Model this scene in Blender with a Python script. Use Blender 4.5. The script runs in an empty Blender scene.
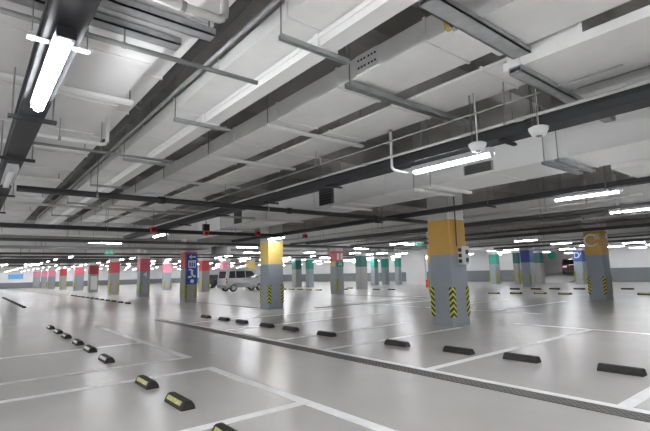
import bpy, bmesh, math, random
from mathutils import Vector, Matrix
random.seed(7)
S = bpy.context.scene
COL = S.collection
PI = math.pi
H = 1.4            # eye height

# ------------------------------------------------------------------ camera
F, PITCH, YAW, ROLL = 441.594, .128338, .679623, -.023997
cy, sy, cp, sp = math.cos(YAW), math.sin(YAW), math.cos(PITCH), math.sin(PITCH)
fw = Vector((sy*cp, cy*cp, sp)); r0 = Vector((cy, -sy, 0)); u0 = r0.cross(fw)
rt = r0*math.cos(ROLL) + u0*math.sin(ROLL); up = -r0*math.sin(ROLL) + u0*math.cos(ROLL)
cd = bpy.data.cameras.new('camera'); cam = bpy.data.objects.new('camera', cd); COL.objects.link(cam)
cd.sensor_width = 36; cd.lens = F*36/650; cd.clip_start = .05; cd.clip_end = 400
cam.matrix_world = Matrix(((rt.x, up.x, -fw.x, 0), (rt.y, up.y, -fw.y, 0), (rt.z, up.z, -fw.z, H), (0, 0, 0, 1)))
S.camera = cam

# ------------------------------------------------------------------ materials
def mat(name, col, rough=.6, metal=0., noise=0., scale=3., bump=0., emit=None, stretch=None, spec=None):
    m = bpy.data.materials.new(name); m.use_nodes = True
    nt = m.node_tree; b = nt.nodes['Principled BSDF']
    b.inputs['Base Color'].default_value = (*col, 1); b.inputs['Roughness'].default_value = rough
    b.inputs['Metallic'].default_value = metal
    if spec is not None: b.inputs['Specular IOR Level'].default_value = spec
    if noise or bump:
        tc = nt.nodes.new('ShaderNodeTexCoord'); mp = nt.nodes.new('ShaderNodeMapping')
        nt.links.new(tc.outputs['Object'], mp.inputs['Vector'])
        if stretch: mp.inputs['Scale'].default_value = stretch
        n = nt.nodes.new('ShaderNodeTexNoise'); n.inputs['Scale'].default_value = scale
        n.inputs['Detail'].default_value = 5; n.inputs['Roughness'].default_value = .6
        nt.links.new(mp.outputs['Vector'], n.inputs['Vector'])
        if noise:
            rp = nt.nodes.new('ShaderNodeValToRGB'); e = rp.color_ramp.elements
            e[0].position, e[1].position = .3, .7
            e[0].color = (*[c*(1-noise) for c in col], 1); e[1].color = (*[min(1, c*(1+noise)) for c in col], 1)
            nt.links.new(n.outputs['Fac'], rp.inputs['Fac']); nt.links.new(rp.outputs['Color'], b.inputs['Base Color'])
        if bump:
            bp = nt.nodes.new('ShaderNodeBump'); bp.inputs['Strength'].default_value = bump; bp.inputs['Distance'].default_value = .02
            nt.links.new(n.outputs['Fac'], bp.inputs['Height']); nt.links.new(bp.outputs['Normal'], b.inputs['Normal'])
    if emit:
        b.inputs['Emission Color'].default_value = (*emit[0], 1); b.inputs['Emission Strength'].default_value = emit[1]
    return m

M = dict(
    slab=mat('ceiling concrete', (.42, .41, .395), .9, noise=.15, scale=1.2, bump=.15),
    wall=mat('white wall paint', (.74, .74, .74), .7, noise=.03, scale=.8),
    dado=mat('grey dado paint', (.19, .205, .22), .6, noise=.04),
    conc=mat('column paint light', (.76, .76, .75), .8, noise=.06, scale=2),
    colgrey=mat('column blue grey paint', (.29, .325, .36), .5, noise=.04, scale=4),
    colgrey2=mat('column stone grey paint', (.30, .30, .29), .5, noise=.06, scale=4),
    amber=mat('amber paint', (.62, .36, .07), .5, noise=.04), yellow=mat('pale yellow paint', (.74, .55, .17), .5, noise=.04),
    red=mat('red paint', (.60, .07, .08), .5), rose=mat('rose red paint', (.70, .14, .18), .5), darkred=mat('dark red paint', (.35, .035, .04), .5),
    pink=mat('pink paint', (.85, .30, .40), .5), teal=mat('teal green paint', (.02, .30, .22), .5), darkteal=mat('dark teal paint', (.02, .14, .12), .5),
    blue=mat('blue paint', (.04, .08, .34), .5), signblue=mat('sign blue', (.015, .09, .42), .35), skyblue=mat('light blue sign', (.12, .36, .70), .4),
    white=mat('white paint', (.88, .88, .88), .5), signwhite=mat('sign white', (.85, .86, .88), .4),
    duct=mat('duct sheet pale grey', (.88, .88, .87), .5, .0, noise=.06, scale=1.6), duct2=mat('duct insulation grey', (.82, .82, .815), .6, noise=.05, scale=1.2),
    flange=mat('duct flange steel', (.42, .42, .42), .45, .4),
    galv=mat('galvanised steel', (.42, .44, .44), .42, .45, noise=.15, scale=9), rod=mat('steel rod', (.30, .30, .30), .45, .5),
    tray=mat('black cable tray', (.035, .036, .041), .6, noise=.1), trunkw=mat('white trunking', (.86, .86, .85), .4),
    pipeblack=mat('black pipe', (.03, .03, .032), .45), conduit=mat('grey conduit', (.55, .55, .53), .45, .2), pipedark=mat('dark grey pipe', (.10, .10, .10), .5),
    housing=mat('lamp housing white', (.75, .76, .78), .4),
    deadtube=mat('unlit tube', (.8, .8, .82), .3),
    rubber=mat('black rubber', (.028, .026, .024), .7, noise=.3, scale=20), reflect=mat('yellow reflective panel', (.46, .44, .09), .35, noise=.45, scale=18),
    glarepanel=mat('reflective panel with painted glare', (.52, .50, .40), .35, noise=.12, scale=25),  # pale tone is whitish glare painted into the panel colour
    line=mat('worn white line paint', (.93, .93, .92), .45, noise=.10, scale=6),
    faint=mat('faded line paint', (.74, .73, .71), .4, noise=.08, scale=5),
    socket=mat('black socket', (.02, .02, .02), .4), boxgrey=mat('equipment box grey', (.62, .63, .63), .45),
    vanpaint=mat('silver van paint', (.42, .43, .43), .28, .35), glass=mat('dark car glass', (.03, .035, .04), .08), tyre=mat('tyre rubber', (.015, .015, .015), .8),
    wheelrim=mat('steel wheel', (.5, .5, .5), .35, .7), carred=mat('red car paint', (.16, .03, .04), .25), redlens=mat('red lamp lens', (.45, .02, .02), .2),
    alarm=mat('alarm red', (.50, .012, .02), .35), orange=mat('orange red', (.75, .12, .03), .4),
    dome=mat('dome white plastic', (.92, .92, .93), .3), smoked=mat('smoked lens', (.25, .25, .26), .15),
    exitgreen=mat('exit sign green', (.02, .30, .17), .4, emit=((.05, .55, .32), .25)),
    tube=mat('fluorescent tube', (.9, .9, .9), .4, emit=((.955, .975, 1.0), 30.)),
    ramp=mat('ramp concrete', (.5, .5, .49), .6, noise=.05),
)

# floor: sealed grey concrete, patchy gloss
def floor_mat():
    m = bpy.data.materials.new('sealed grey floor'); m.use_nodes = True
    nt = m.node_tree; b = nt.nodes['Principled BSDF']; L = nt.links.new
    tc = nt.nodes.new('ShaderNodeTexCoord')
    def noise(scale, detail=5, rough=.6, st=(1, 1, 1)):
        mp = nt.nodes.new('ShaderNodeMapping'); mp.inputs['Scale'].default_value = st; L(tc.outputs['Object'], mp.inputs['Vector'])
        n = nt.nodes.new('ShaderNodeTexNoise'); n.inputs['Scale'].default_value = scale; n.inputs['Detail'].default_value = detail
        n.inputs['Roughness'].default_value = rough; L(mp.outputs['Vector'], n.inputs['Vector']); return n
    a = noise(.35); r = nt.nodes.new('ShaderNodeValToRGB'); e = r.color_ramp.elements
    e[0].position, e[1].position = .15, .85; e[0].color = (.50, .482, .465, 1); e[1].color = (.555, .537, .52, 1); L(a.outputs['Fac'], r.inputs['Fac'])
    s = noise(1.6, 4, .5, (1, .5, 1)); r2 = nt.nodes.new('ShaderNodeValToRGB'); e = r2.color_ramp.elements
    e[0].position, e[1].position = .2, .8; e[0].color = (.95, .95, .95, 1); e[1].color = (1.04, 1.04, 1.04, 1); L(s.outputs['Fac'], r2.inputs['Fac'])
    mx = nt.nodes.new('ShaderNodeMix'); mx.data_type = 'RGBA'; mx.blend_type = 'MULTIPLY'; mx.inputs[0].default_value = 1
    L(r.outputs['Color'], mx.inputs[6]); L(r2.outputs['Color'], mx.inputs[7]); L(mx.outputs[2], b.inputs['Base Color'])
    b.inputs['Specular IOR Level'].default_value = .2
    g = noise(.7, 3, .5); mr = nt.nodes.new('ShaderNodeMapRange'); mr.inputs['From Min'].default_value = .15; mr.inputs['From Max'].default_value = .85
    mr.inputs['To Min'].default_value = .235; mr.inputs['To Max'].default_value = .272; L(g.outputs['Fac'], mr.inputs['Value']); L(mr.outputs['Result'], b.inputs['Roughness'])
    bp = nt.nodes.new('ShaderNodeBump'); bp.inputs['Strength'].default_value = .02; bp.inputs['Distance'].default_value = .003
    n3 = noise(14, 4); L(n3.outputs['Fac'], bp.inputs['Height']); L(bp.outputs['Normal'], b.inputs['Normal'])
    return m
M['floor'] = floor_mat()

def grate_mat():
    m = bpy.data.materials.new('drain grating'); m.use_nodes = True
    nt = m.node_tree; b = nt.nodes['Principled BSDF']; L = nt.links.new
    tc = nt.nodes.new('ShaderNodeTexCoord'); v = nt.nodes.new('ShaderNodeTexChecker'); v.inputs['Scale'].default_value = 28
    v.inputs['Color1'].default_value = (.20, .185, .17, 1); v.inputs['Color2'].default_value = (.075, .07, .065, 1)
    L(tc.outputs['Object'], v.inputs['Vector']); L(v.outputs['Color'], b.inputs['Base Color']); b.inputs['Roughness'].default_value = .7
    return m
M['grate'] = grate_mat()

def chevron_mat():      # black and yellow chevrons, uv: u = distance from corner, v = height
    m = bpy.data.materials.new('black and yellow chevrons'); m.use_nodes = True
    nt = m.node_tree; b = nt.nodes['Principled BSDF']; L = nt.links.new
    uv = nt.nodes.new('ShaderNodeUVMap'); uv.uv_map = 'uv'; sx = nt.nodes.new('ShaderNodeSeparateXYZ'); L(uv.outputs['UV'], sx.inputs[0])
    ad = nt.nodes.new('ShaderNodeMath'); ad.operation = 'ADD'; L(sx.outputs['X'], ad.inputs[0]); L(sx.outputs['Y'], ad.inputs[1])
    mu = nt.nodes.new('ShaderNodeMath'); mu.operation = 'MULTIPLY'; mu.inputs[1].default_value = 7.2; L(ad.outputs[0], mu.inputs[0])
    fr = nt.nodes.new('ShaderNodeMath'); fr.operation = 'FRACT'; L(mu.outputs[0], fr.inputs[0])
    gt = nt.nodes.new('ShaderNodeMath'); gt.operation = 'GREATER_THAN'; gt.inputs[1].default_value = .52; L(fr.outputs[0], gt.inputs[0])
    mx = nt.nodes.new('ShaderNodeMix'); mx.data_type = 'RGBA'; L(gt.outputs[0], mx.inputs[0])
    mx.inputs[6].default_value = (.012, .012, .012, 1); mx.inputs[7].default_value = (.62, .60, .05, 1)
    L(mx.outputs[2], b.inputs['Base Color']); b.inputs['Roughness'].default_value = .5
    return m
M['chev'] = chevron_mat()

# ------------------------------------------------------------------ builders
def B(): return bmesh.new()
def box(bm, x0, x1, y0, y1, z0, z1):
    v = [bm.verts.new(p) for p in ((x0,y0,z0),(x1,y0,z0),(x1,y1,z0),(x0,y1,z0),(x0,y0,z1),(x1,y0,z1),(x1,y1,z1),(x0,y1,z1))]
    for f in ((0,3,2,1),(4,5,6,7),(0,1,5,4),(1,2,6,5),(2,3,7,6),(3,0,4,7)): bm.faces.new([v[i] for i in f])
def prism(bm, pts, axis, a, b):
    """extrude a 2-D outline along an axis; outline coordinates are the two other axes in order"""
    def P(p, t): return {'x': (t, p[0], p[1]), 'y': (p[0], t, p[1]), 'z': (p[0], p[1], t)}[axis]
    A = [bm.verts.new(P(p, a)) for p in pts]; C = [bm.verts.new(P(p, b)) for p in pts]
    bm.faces.new(A); bm.faces.new(C[::-1]); n = len(pts)
    for i in range(n): bm.faces.new((A[i], C[i], C[(i+1) % n], A[(i+1) % n]))
def tube(bm, pts, r, seg=8):
    pts = [Vector(p) for p in pts]; rings = []
    for i, p in enumerate(pts):
        d = (pts[min(i+1, len(pts)-1)] - pts[max(i-1, 0)]).normalized()
        a = d.orthogonal().normalized() if abs(d.z) > .9 else d.cross(Vector((0, 0, 1))).normalized()
        b = d.cross(a)
        rings.append([bm.verts.new(p + (a*math.cos(2*PI*k/seg) + b*math.sin(2*PI*k/seg))*r) for k in range(seg)])
    for A, C in zip(rings, rings[1:]):
        for k in range(seg): bm.faces.new((A[k], A[(k+1) % seg], C[(k+1) % seg], C[k]))
    bm.faces.new(rings[0][::-1]); bm.faces.new(rings[-1])
def elbow(p, q, r_, n=4):   # fillet corner q of the path p-q-r
    p, q, r_ = Vector(p), Vector(q), Vector(r_); d = .07
    a = q + (p-q).normalized()*d; c = q + (r_-q).normalized()*d
    return [tuple(a*(1-t)**2 + q*2*t*(1-t) + c*t*t) for t in [i/n for i in range(n+1)]]
def lathe(bm, prof, c=(0, 0, 0), seg=16):
    rings = [[bm.verts.new((c[0]+r*math.cos(2*PI*k/seg), c[1]+r*math.sin(2*PI*k/seg), c[2]+z)) for k in range(seg)] for r, z in prof]
    for A, C in zip(rings, rings[1:]):
        for k in range(seg): bm.faces.new((A[k], A[(k+1) % seg], C[(k+1) % seg], C[k]))
    bm.faces.new(rings[0][::-1]); bm.faces.new(rings[-1])
def obj(name, bm, m, parent=None, smooth=False, loc=None):
    bmesh.ops.recalc_face_normals(bm, faces=bm.faces)
    me = bpy.data.meshes.new(name); bm.to_mesh(me); bm.free(); me.materials.append(M[m] if isinstance(m, str) else m)
    if smooth:
        for p in me.polygons: p.use_smooth = True
    o = bpy.data.objects.new(name, me); COL.objects.link(o)
    if parent: o.parent = parent
    if loc: o.location = loc
    return o
def tag(o, label, cat, group=None, kind=None):
    o['label'] = label; o['category'] = cat
    if group: o['group'] = group
    if kind: o['kind'] = kind
    return o
def thing(name, label, cat, loc=(0, 0, 0), group=None, kind=None, rz=0):
    o = bpy.data.objects.new(name, None); COL.objects.link(o); o.location = loc; o.rotation_euler.z = rz
    return tag(o, label, cat, group, kind)
def struct(name, bm, m):
    o = obj(name, bm, m); o['kind'] = 'structure'; return o
def dup(root, loc, label=None, group=None, rz=None):
    r = root.copy(); COL.objects.link(r); r.location = loc
    if rz is not None: r.rotation_euler.z = rz
    if label: r['label'] = label
    if group: r['group'] = group
    for ch in list(root.children):
        c = ch.copy(); COL.objects.link(c); c.parent = r
        for g in list(ch.children):
            d = g.copy(); COL.objects.link(d); d.parent = c
    return r
def text(name, body, size, m, parent, M4, ext=.003):
    o = text_curve(name, body, size, m, parent, M4, ext)
    bpy.context.view_layer.update()
    me = bpy.data.meshes.new_from_object(o.evaluated_get(bpy.context.evaluated_depsgraph_get())); c = o.data; bpy.data.objects.remove(o); bpy.data.curves.remove(c)
    q = bpy.data.objects.new(name, me); COL.objects.link(q); q.parent = parent; q.matrix_local = M4
    return q
def text_curve(name, body, size, m, parent, M4, ext=.003):
    c = bpy.data.curves.new(name, 'FONT'); c.body = body; c.size = size; c.extrude = ext; c.align_x = 'CENTER'; c.align_y = 'CENTER'
    c.materials.append(M[m]); o = bpy.data.objects.new(name, c); COL.objects.link(o); o.parent = parent; o.matrix_local = M4; return o
ORD = ['first', 'second', 'third', 'fourth', 'fifth', 'sixth', 'seventh', 'eighth', 'ninth', 'tenth', 'eleventh', 'twelfth', 'thirteenth', 'fourteenth', 'fifteenth', 'sixteenth']

# ------------------------------------------------------------------ room shell
XE, XW, YN, YS, ZC = 44., -14., 92., -12., 4.35
bm = B(); box(bm, XW, XE+8, YS, YN, -.2, 0); struct('floor', bm, 'floor')
bm = B(); box(bm, XW, XE+8, YS, YN, ZC, ZC+.1); struct('ceiling', bm, 'slab')
bm = B(); box(bm, XE, XE+.3, YS, 17.2, 0, ZC); box(bm, XE, XE+.3, 21.5, YN, 0, ZC); box(bm, XE, XE+.3, 17.2, 21.5, 3.0, ZC); struct('wall_east', bm, 'wall')
bm = B(); box(bm, XE+7, XE+7.3, 14, 25, 0, ZC); box(bm, XE+.3, XE+7, 13.7, 14, 0, ZC); box(bm, XE+.3, XE+7, 25, 25.3, 0, ZC); struct('wall_ramp', bm, 'wall')
bm = B(); box(bm, XW, XE, YN, YN+.3, 0, ZC); struct('wall_north', bm, 'wall')
bm = B(); box(bm, XW-.3, XW, YS, YN, 0, ZC); struct('wall_west', bm, 'wall')
bm = B(); box(bm, XW, XE+8, YS-.3, YS, 0, ZC); struct('wall_south', bm, 'wall')
bm = B(); box(bm, XE-.03, XE, YS, 17.2, 0, 1.2); box(bm, XE-.03, XE, 21.5, YN-.03, 0, 1.2); struct('trim_1', bm, 'dado')
bm = B(); box(bm, XW, XE-.03, YN-.03, YN, 0, .95); struct('trim_2', bm, 'dado')
bm = B(); prism(bm, [(41.5, 0), (44.0, .5), (51, .9), (51, 0)], 'y', 17.3, 21.4); struct('ramp', bm, 'ramp')
# ceiling beams, part of the structure
bm = B()
for k in range(-2, 11):
    y = 7.15 + 8.1*k
    box(bm, XW, XE, y-.25, y+.25, 3.72, ZC-.002)
for k in range(-2, 10):
    y = 3.1 + 8.1*k
    box(bm, XW, XE, y-.15, y+.15, 3.85, ZC-.002)
o = struct('ceiling_beam', bm, 'slab')
bm = B()
for x in (-1.3, 20.9, 32):
    box(bm, x-.25, x+.25, YS, YN, 3.78, ZC-.002)
struct('ceiling_beam', bm, 'slab')

# ------------------------------------------------------------------ floor markings
def mark(x0, x1, y0, y1, m='line'):
    bm = B(); box(bm, min(x0, x1), max(x0, x1), min(y0, y1), max(y0, y1), .0005, .003); struct('floor_marking', bm, m)
w = .068
mark(2.97-w, 2.97+w, -2, 6.54+w); mark(-4, 2.97-w, 6.54-w, 6.54+w); mark(-4, 2.97-w, 4.09-w, 4.09+w); mark(-4, 2.97-w, 1.7-w, 1.7+w)
mark(3.06-w, 3.06+w, 7.66-w, 14.85, 'faint'); mark(-4, 3.06-w, 7.66-w, 7.66+w, 'faint'); mark(-4, 3.06-w, 10.1-w, 10.1+w, 'faint')
mark(5.09, 5.21, -2, 6.5); mark(5.09, 5.21, 6.5, 14.4, 'faint')
mark(5.21, 10.9, 4.17-w, 4.17+w); mark(5.21, 9.4, 6.5-w, 6.5+w, 'faint'); mark(5.21, 10.9, 1.75-w, 1.75+w)
mark(10.9-w, 10.9+w, -2, 6.0); mark(5.21, 9.4, 8.15-w, 8.15+w, 'faint'); mark(5.21, 10.9, 10.6-w, 10.6+w, 'faint'); mark(5.21, 10.9, 13-w, 13+w, 'faint')
for y in (8.2, 10.65, 13.1, 15.6): mark(13.6, 19.2, y-w, y+w, 'faint')
mark(13.6-w, 13.6+w, 6.5, 15.6, 'faint')

# floor drains
def drain(label, x0, x1, y0, y1):
    t = thing('floor_drain', label, 'drain', ((x0+x1)/2, (y0+y1)/2, 0), 'grated floor drains')
    a, b = (x1-x0)/2, (y1-y0)/2
    bm = B(); box(bm, -a, a, -b, b, .0005, .006); obj('grating', bm, 'grate', t)
    bm = B(); e = .025
    if b > a: box(bm, -a-e, -a, -b, b, .0005, .008); box(bm, a, a+e, -b, b, .0005, .008)
    else: box(bm, -a, a, -b-e, -b, .0005, .008); box(bm, -a, a, b, b+e, .0005, .008)
    obj('frame', bm, 'pipedark', t)
drain('long grated brown drain channel crossing the floor between the two parking rows', 4.86, 5.05, -2, 14.95)
drain('dark drain channel in the floor behind the yellow banded column', 9.46, 9.62, 16.6, 23.0)
drain('thin dark drain running away from the amber column towards the rose and teal column', 11.0, 17.3, 14.25, 14.42)
drain('dark drain at the foot of the rose and teal column', 18.2, 18.36, 14.6, 21.6)
drain('far dark drain along the foot of the red and pink columns', 6.0, 6.18, 42, 90)
drain('shorter dark drain in the floor beside the row of dark wheel stops', 6.75, 6.93, 44, 62)

# ------------------------------------------------------------------ wheel stops
def make_stop(name, label, panel, length=.5):
    t = thing(name, label, 'wheel stop')
    l = length/2
    prof = [(-.08, .001), (-.072, .04), (-.042, .085), (-.022, .093), (.022, .093), (.042, .085), (.072, .04), (.08, .001)]
    bm = B(); A = [bm.verts.new((x, -l, z)) for x, z in prof]; C = [bm.verts.new((x, l, z)) for x, z in prof]
    A2 = [bm.verts.new((x*.93, -l-.012+.0*z, z*.95)) for x, z in prof]
    n = len(prof)
    # ends lean inwards a little
    for v in A + C + A2: v.co.y *= 1 - .35*v.co.z
    for i in range(n-1): bm.faces.new((A[i], A[i+1], C[i+1], C[i]))
    bm.faces.new(C); bm.faces.new((A[0], C[0], C[-1], A[-1]))
    for i in range(n-1): bm.faces.new((A[i], A2[i], A2[i+1], A[i+1]))
    bm.faces.new((A[-1], A2[-1], A2[0], A[0])); bm.faces.new(A2[::-1])
    obj('body', bm, 'rubber', t)
    if panel:
        bm = B()
        for s in panel[1]:
            q = [(-.0715, .041), (-.0455, .080)]
            nx, nz = -.85, .52
            P = [(s*q[0][0], q[0][1]), (s*q[1][0], q[1][1])]
            off = .003
            vs = []
            for yy in (-l*.82, l*.82):
                for (x, z) in P: vs.append(bm.verts.new((x + s*nx*off, yy*(1-.2*z), z + nz*off)))
                for (x, z) in P: vs.append(bm.verts.new((x, yy*(1-.2*z), z)))
            a0, a1, b0, b1, c0, c1, d0, d1 = vs
            for f in ((a0, c0, c1, a1), (a0, a1, b1, b0), (c0, d0, d1, c1), (a0, b0, d0, c0), (a1, c1, d1, b1), (b0, b1, d1, d0)): bm.faces.new(f)
        obj('reflective_panel', bm, panel[0], t)
    return t
G1 = 'wheel stops in the row with yellow panels'
pl = make_stop('wheel_stop', 'black wheel stop at the picture bottom, cut off by the frame', ('reflect', (1,)))
pl['group'] = G1; pl.location = (1.83, 3.6, 0)
dup(pl, (1.90, 4.97, 0), 'large black wheel stop with yellow panel, tilted beside the white line junction')
dup(pl, (1.91, 6.14, 0), 'black wheel stop with yellow panel lying against a white cross line')
pw = make_stop('wheel_stop', 'x', ('glarepanel', (1,)))
names = ['black wheel stop with pale panel just beyond the double white line', 'second wheel stop with pale panel beyond the double white line', 'third wheel stop with pale panel beyond the double white line',
         'fourth wheel stop with pale panel beyond the double white line', 'fifth wheel stop with pale panel beyond the double white line', 'last wheel stop with pale panel, at the far end of its row']
for i, (y, nme) in enumerate(zip((8.38, 9.77, 10.97, 12.4, 13.56, 14.94), names)):
    if i == 0: o = pw; o.location = (1.93, y, 0); o['label'] = nme
    else: o = dup(pw, (1.95, y, 0), nme)
    o['group'] = G1
G2 = 'plain black wheel stops beyond the drain'
pb = make_stop('wheel_stop', 'x', None, .52); pb['group'] = G2
xs = [(6.78, 2.28), (6.66, 3.57), (6.55, 4.61), (6.42, 5.87), (6.34, 7.9), (6.34, 9.31), (6.32, 10.4), (6.32, 11.78), (6.3, 12.9), (6.28, 14.2)]
nm = ['largest plain black wheel stop, cut corner of the bay beyond the drain', 'plain black wheel stop by the white bay line, second along the drain', 'plain black wheel stop in front of the amber column foot',
      'plain black wheel stop, fourth along the drain, alone in its bay', 'dark wheel stop, fifth along the drain, in front of the yellow column bay', 'dark wheel stop, sixth along the drain', 'small dark wheel stop, seventh along the drain',
      'small dark wheel stop, eighth along the drain', 'small dark wheel stop, ninth along the drain', 'smallest dark wheel stop, tenth and last along the drain']
nm[0] = 'largest plain black wheel stop, first along the drain channel'
for i, ((x, y), l) in enumerate(zip(xs, nm)):
    if i == 0: pb.location = (x, y, 0); pb['label'] = l
    else: dup(pb, (x, y, 0), l)
def far_row(pts, label, group, panel=False, rz=0, length=.62):
    base = make_stop('wheel_stop', 'x', ('reflect', (1,)) if panel else None, length); base['group'] = group
    n = len(pts)
    for i, p in enumerate(pts):
        l = label % (ORD[i] if i < n-1 else 'last')
        if i == 0: base.location = (*p, 0); base['label'] = l; base.rotation_euler.z = rz
        else: dup(base, (*p, 0), l, rz=rz)
far_row([(6.75, 25.2+1.45*i) for i in range(12)], 'dark wheel stop in the row before the red columns, %s in line', 'wheel stops before the red columns')
far_row([(2.33, 27.2+1.35*i) for i in range(13)], 'black wheel stop in the close set line on the empty floor, %s in line', 'wheel stops in the close set line')
far_row([(24.9, 7.0), (23.9, 10.2), (23.75, 11.4), (23.3, 12.5), (22.8, 13.5)], 'yellow faced wheel stop beside the amber letter column, %s in line', 'yellow faced wheel stops behind the amber columns', True)
far_row([(30.0, 9.3), (29.2, 11.6), (28.8, 12.9), (28.45, 13.9), (28.05, 15.1)], 'black wheel stop in front of the blue banded column, %s in line', 'black wheel stops before the blue column')
far_row([(21.8, 28.0), (21.8, 29.3), (21.8, 30.5), (21.8, 31.8), (21.8, 33.0), (21.8, 36.6), (20.6, 40.3)], 'yellow faced wheel stop beyond the rose and teal column, %s in line', 'yellow faced wheel stops beyond the rose column', True)
far_row([(24.5, 22.7), (24.1, 23.9), (23.6, 26.9), (25.4, 28.3)], 'black wheel stop at the foot of the dark teal column, %s in line', 'black wheel stops by the teal column')
far_row([(19.0, 20.9)], 'lone dark wheel stop beside the rose and teal column%.0s', None) if False else None

# ------------------------------------------------------------------ columns
COLS = []
def guard_bm(sx, sy_, a, b, z0, z1):
    """L-shaped strip round the corner (sx*a, sy*b), each leaf .11 wide"""
    bm = B(); uv = bm.loops.layers.uv.new('uv'); t = .008; wd = .11
    X, Y = sx*a, sy_*b
    def quad(p, d):
        vs = [bm.verts.new(q) for q in p]; f = bm.faces.new(vs)
        for lp, dd in zip(f.loops, d): lp[uv].uv = dd
    ox, oy = X + sx*t, Y + sy_*t
    ix, iy = X - sx*wd, Y - sy_*wd
    quad([(ox, oy, z0), (ix, oy, z0), (ix, oy, z1), (ox, oy, z1)], [(0, z0), (wd, z0), (wd, z1), (0, z1)])
    quad([(ox, oy, z0), (ox, iy, z0), (ox, iy, z1), (ox, oy, z1)], [(0, z0), (wd, z0), (wd, z1), (0, z1)])
    quad([(ix, oy, z0), (ix, Y, z0), (ix, Y, z1), (ix, oy, z1)], [(wd, z0), (wd, z0), (wd, z1), (wd, z1)])
    quad([(ox, iy, z0), (X, iy, z0), (X, iy, z1), (ox, iy, z1)], [(wd, z0), (wd, z0), (wd, z1), (wd, z1)])
    quad([(ox, oy, z1), (ix, oy, z1), (ix, Y, z1), (X, Y, z1)], [(0, z1), (wd, z1), (wd, z1), (0, z1)])
    quad([(ox, oy, z1), (ox, iy, z1), (X, iy, z1), (X, Y, z1)], [(0, z1), (wd, z1), (wd, z1), (0, z1)])
    return bm
def beam_z(x, y, a=0., b=0.):
    z = ZC
    for k in range(-2, 11):
        if abs(y-(7.15+8.1*k)) < .25+b: z = min(z, 3.72)
        if abs(y-(3.1+8.1*k)) < .15+b: z = min(z, 3.85)
    for bx_ in (-1.3, 20.9, 32):
        if abs(x-bx_) < .25+a: z = min(z, 3.78)
    return z
def column(label, x, y, band, a=.4, b=.4, base='colgrey', z0=1.78, z1=2.67, guards=True, top='conc', ztop=ZC):
    a *= .82; b *= .82
    ztop = beam_z(x, y, a, b); COLS.append((x, y, a, b))
    t = thing('concrete_column', label, 'column', (x, y, 0), 'banded parking columns', 'thing')
    bm = B(); c = .02
    def sec(z0, z1, k=0.): prism(bm, [(-a-k+c, -b-k), (a+k-c, -b-k), (a+k, -b-k+c), (a+k, b+k-c), (a+k-c, b+k), (-a-k+c, b+k), (-a-k, b+k-c), (-a-k, -b-k+c)], 'z', z0, z1)
    sec(0, z0); obj('shaft', bm, base, t)
    bm = B(); sec(z0, z1, .006); obj('colour_band', bm, band, t)
    bm = B(); sec(z1, ztop - .001); obj('upper_shaft', bm, top, t)
    if guards:
        for sx, sy_ in ((-1, -1), (-1, 1), (1, -1)):
            obj('corner_guard', guard_bm(sx, sy_, a, b, .22, .96), 'chev', t)
    return t
near = column('wide grey column with amber band and grey socket box', 9.77, 7.03, 'amber', .41, .41)
col2 = column('grey column with pale yellow band, in front of the silver van', 9.72, 15.6, 'yellow', .42, .42)
col3 = column('grey column carrying the tall blue direction sign, red band behind it', 9.43, 23.65, 'red', .4, .42, 'colgrey2')
c4 = column('grey column with rose red band and white figure, past the blue sign', 9.9, 33.2, 'rose', .42, .42)
column('dark grey column with bright red band, beside the exit sign', 9.53, 40, 'red', .45, .42, 'colgrey2')
column('brownish column with dark red band and pale poster on its shaft', 9.88, 49.5, 'darkred', .5, .45, 'colgrey2')
column('broad pale grey column with rose band, next beyond the dark red one', 10.14, 58.5, 'rose', .6, .5)
column('narrow dark column with red band, between two pink banded columns', 9.67, 66, 'red', .45, .4, 'colgrey2')
column('grey column with pink band, third from the far white wall', 9.41, 74, 'pink', .55, .45)
column('grey column with pink band, second from the far white wall', 9.42, 82, 'pink', .45, .45)
column('palest column with pink band, closest to the far white wall', 9.11, 88.5, 'pink', .6, .4)
column('far column with pale pink band, seen between the rose column and blue sign', 16.21, 46.5, 'pink', .45, .4)
column('red banded column between the blue sign and the silver van', 15.94, 36.5, 'red', .42, .4, 'colgrey2')
c_van = column('column with pink band rising behind the silver van roof', 20.35, 41.5, 'pink', .5, .45)
column('column with yellow and red band beyond the van windscreen', 22.4, 40.0, 'yellow', .45, .4)
rose = column('column with pink band and teal number panel, black and yellow corner strips', 18.82, 22.2, 'rose', .36, .4, z0=2.1, z1=2.75)
column('dark teal banded column just behind the yellow column', 25.69, 36.5, 'darkteal', .45, .4, 'colgrey2', guards=False)
column('pale column with bright teal band, beside the dark teal one', 26.41, 35.3, 'teal', .4, .3, guards=False)
column('stone grey column with dark teal band, alone before the white partition', 24.62, 26, 'darkteal', .4, .42, 'colgrey2', guards=False)
column('first of three far columns with teal bands by the white partition', 32.84, 32.7, 'teal', .35, .35, guards=False)
column('middle of three far columns with teal bands by the white partition', 33.9, 32.2, 'teal', .35, .35, guards=False)
column('last of three far columns with teal bands by the white partition', 34.0, 30.5, 'teal', .3, .3, guards=False)
column('amber banded column hidden behind the socket box column', 21.0, 15.95, 'amber', .4, .4)
ccol = column('grey column with amber band bearing the big white letter C', 21.0, 7.5, 'amber', .41, .42, z0=1.86, z1=2.86)
column('grey column with deep blue band, two corner strips showing', 32.0, 16.1, 'blue', .4, .42)
column('far pale column with teal and white band, beside the blue banded column', 37.4, 21.9, 'teal', .42, .4)
column('dark far column just left by the blue banded one', 36.5, 19.3, 'darkteal', .2, .3, 'colgrey2')['label'] = 'thin dark far column close beside the blue banded column'
column('dark pair of posts beside the far ramp opening', 39.0, 18.6, 'darkteal', .35, .35, 'colgrey2', guards=False)['label'] = 'dark far column beside the ramp opening'
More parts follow.
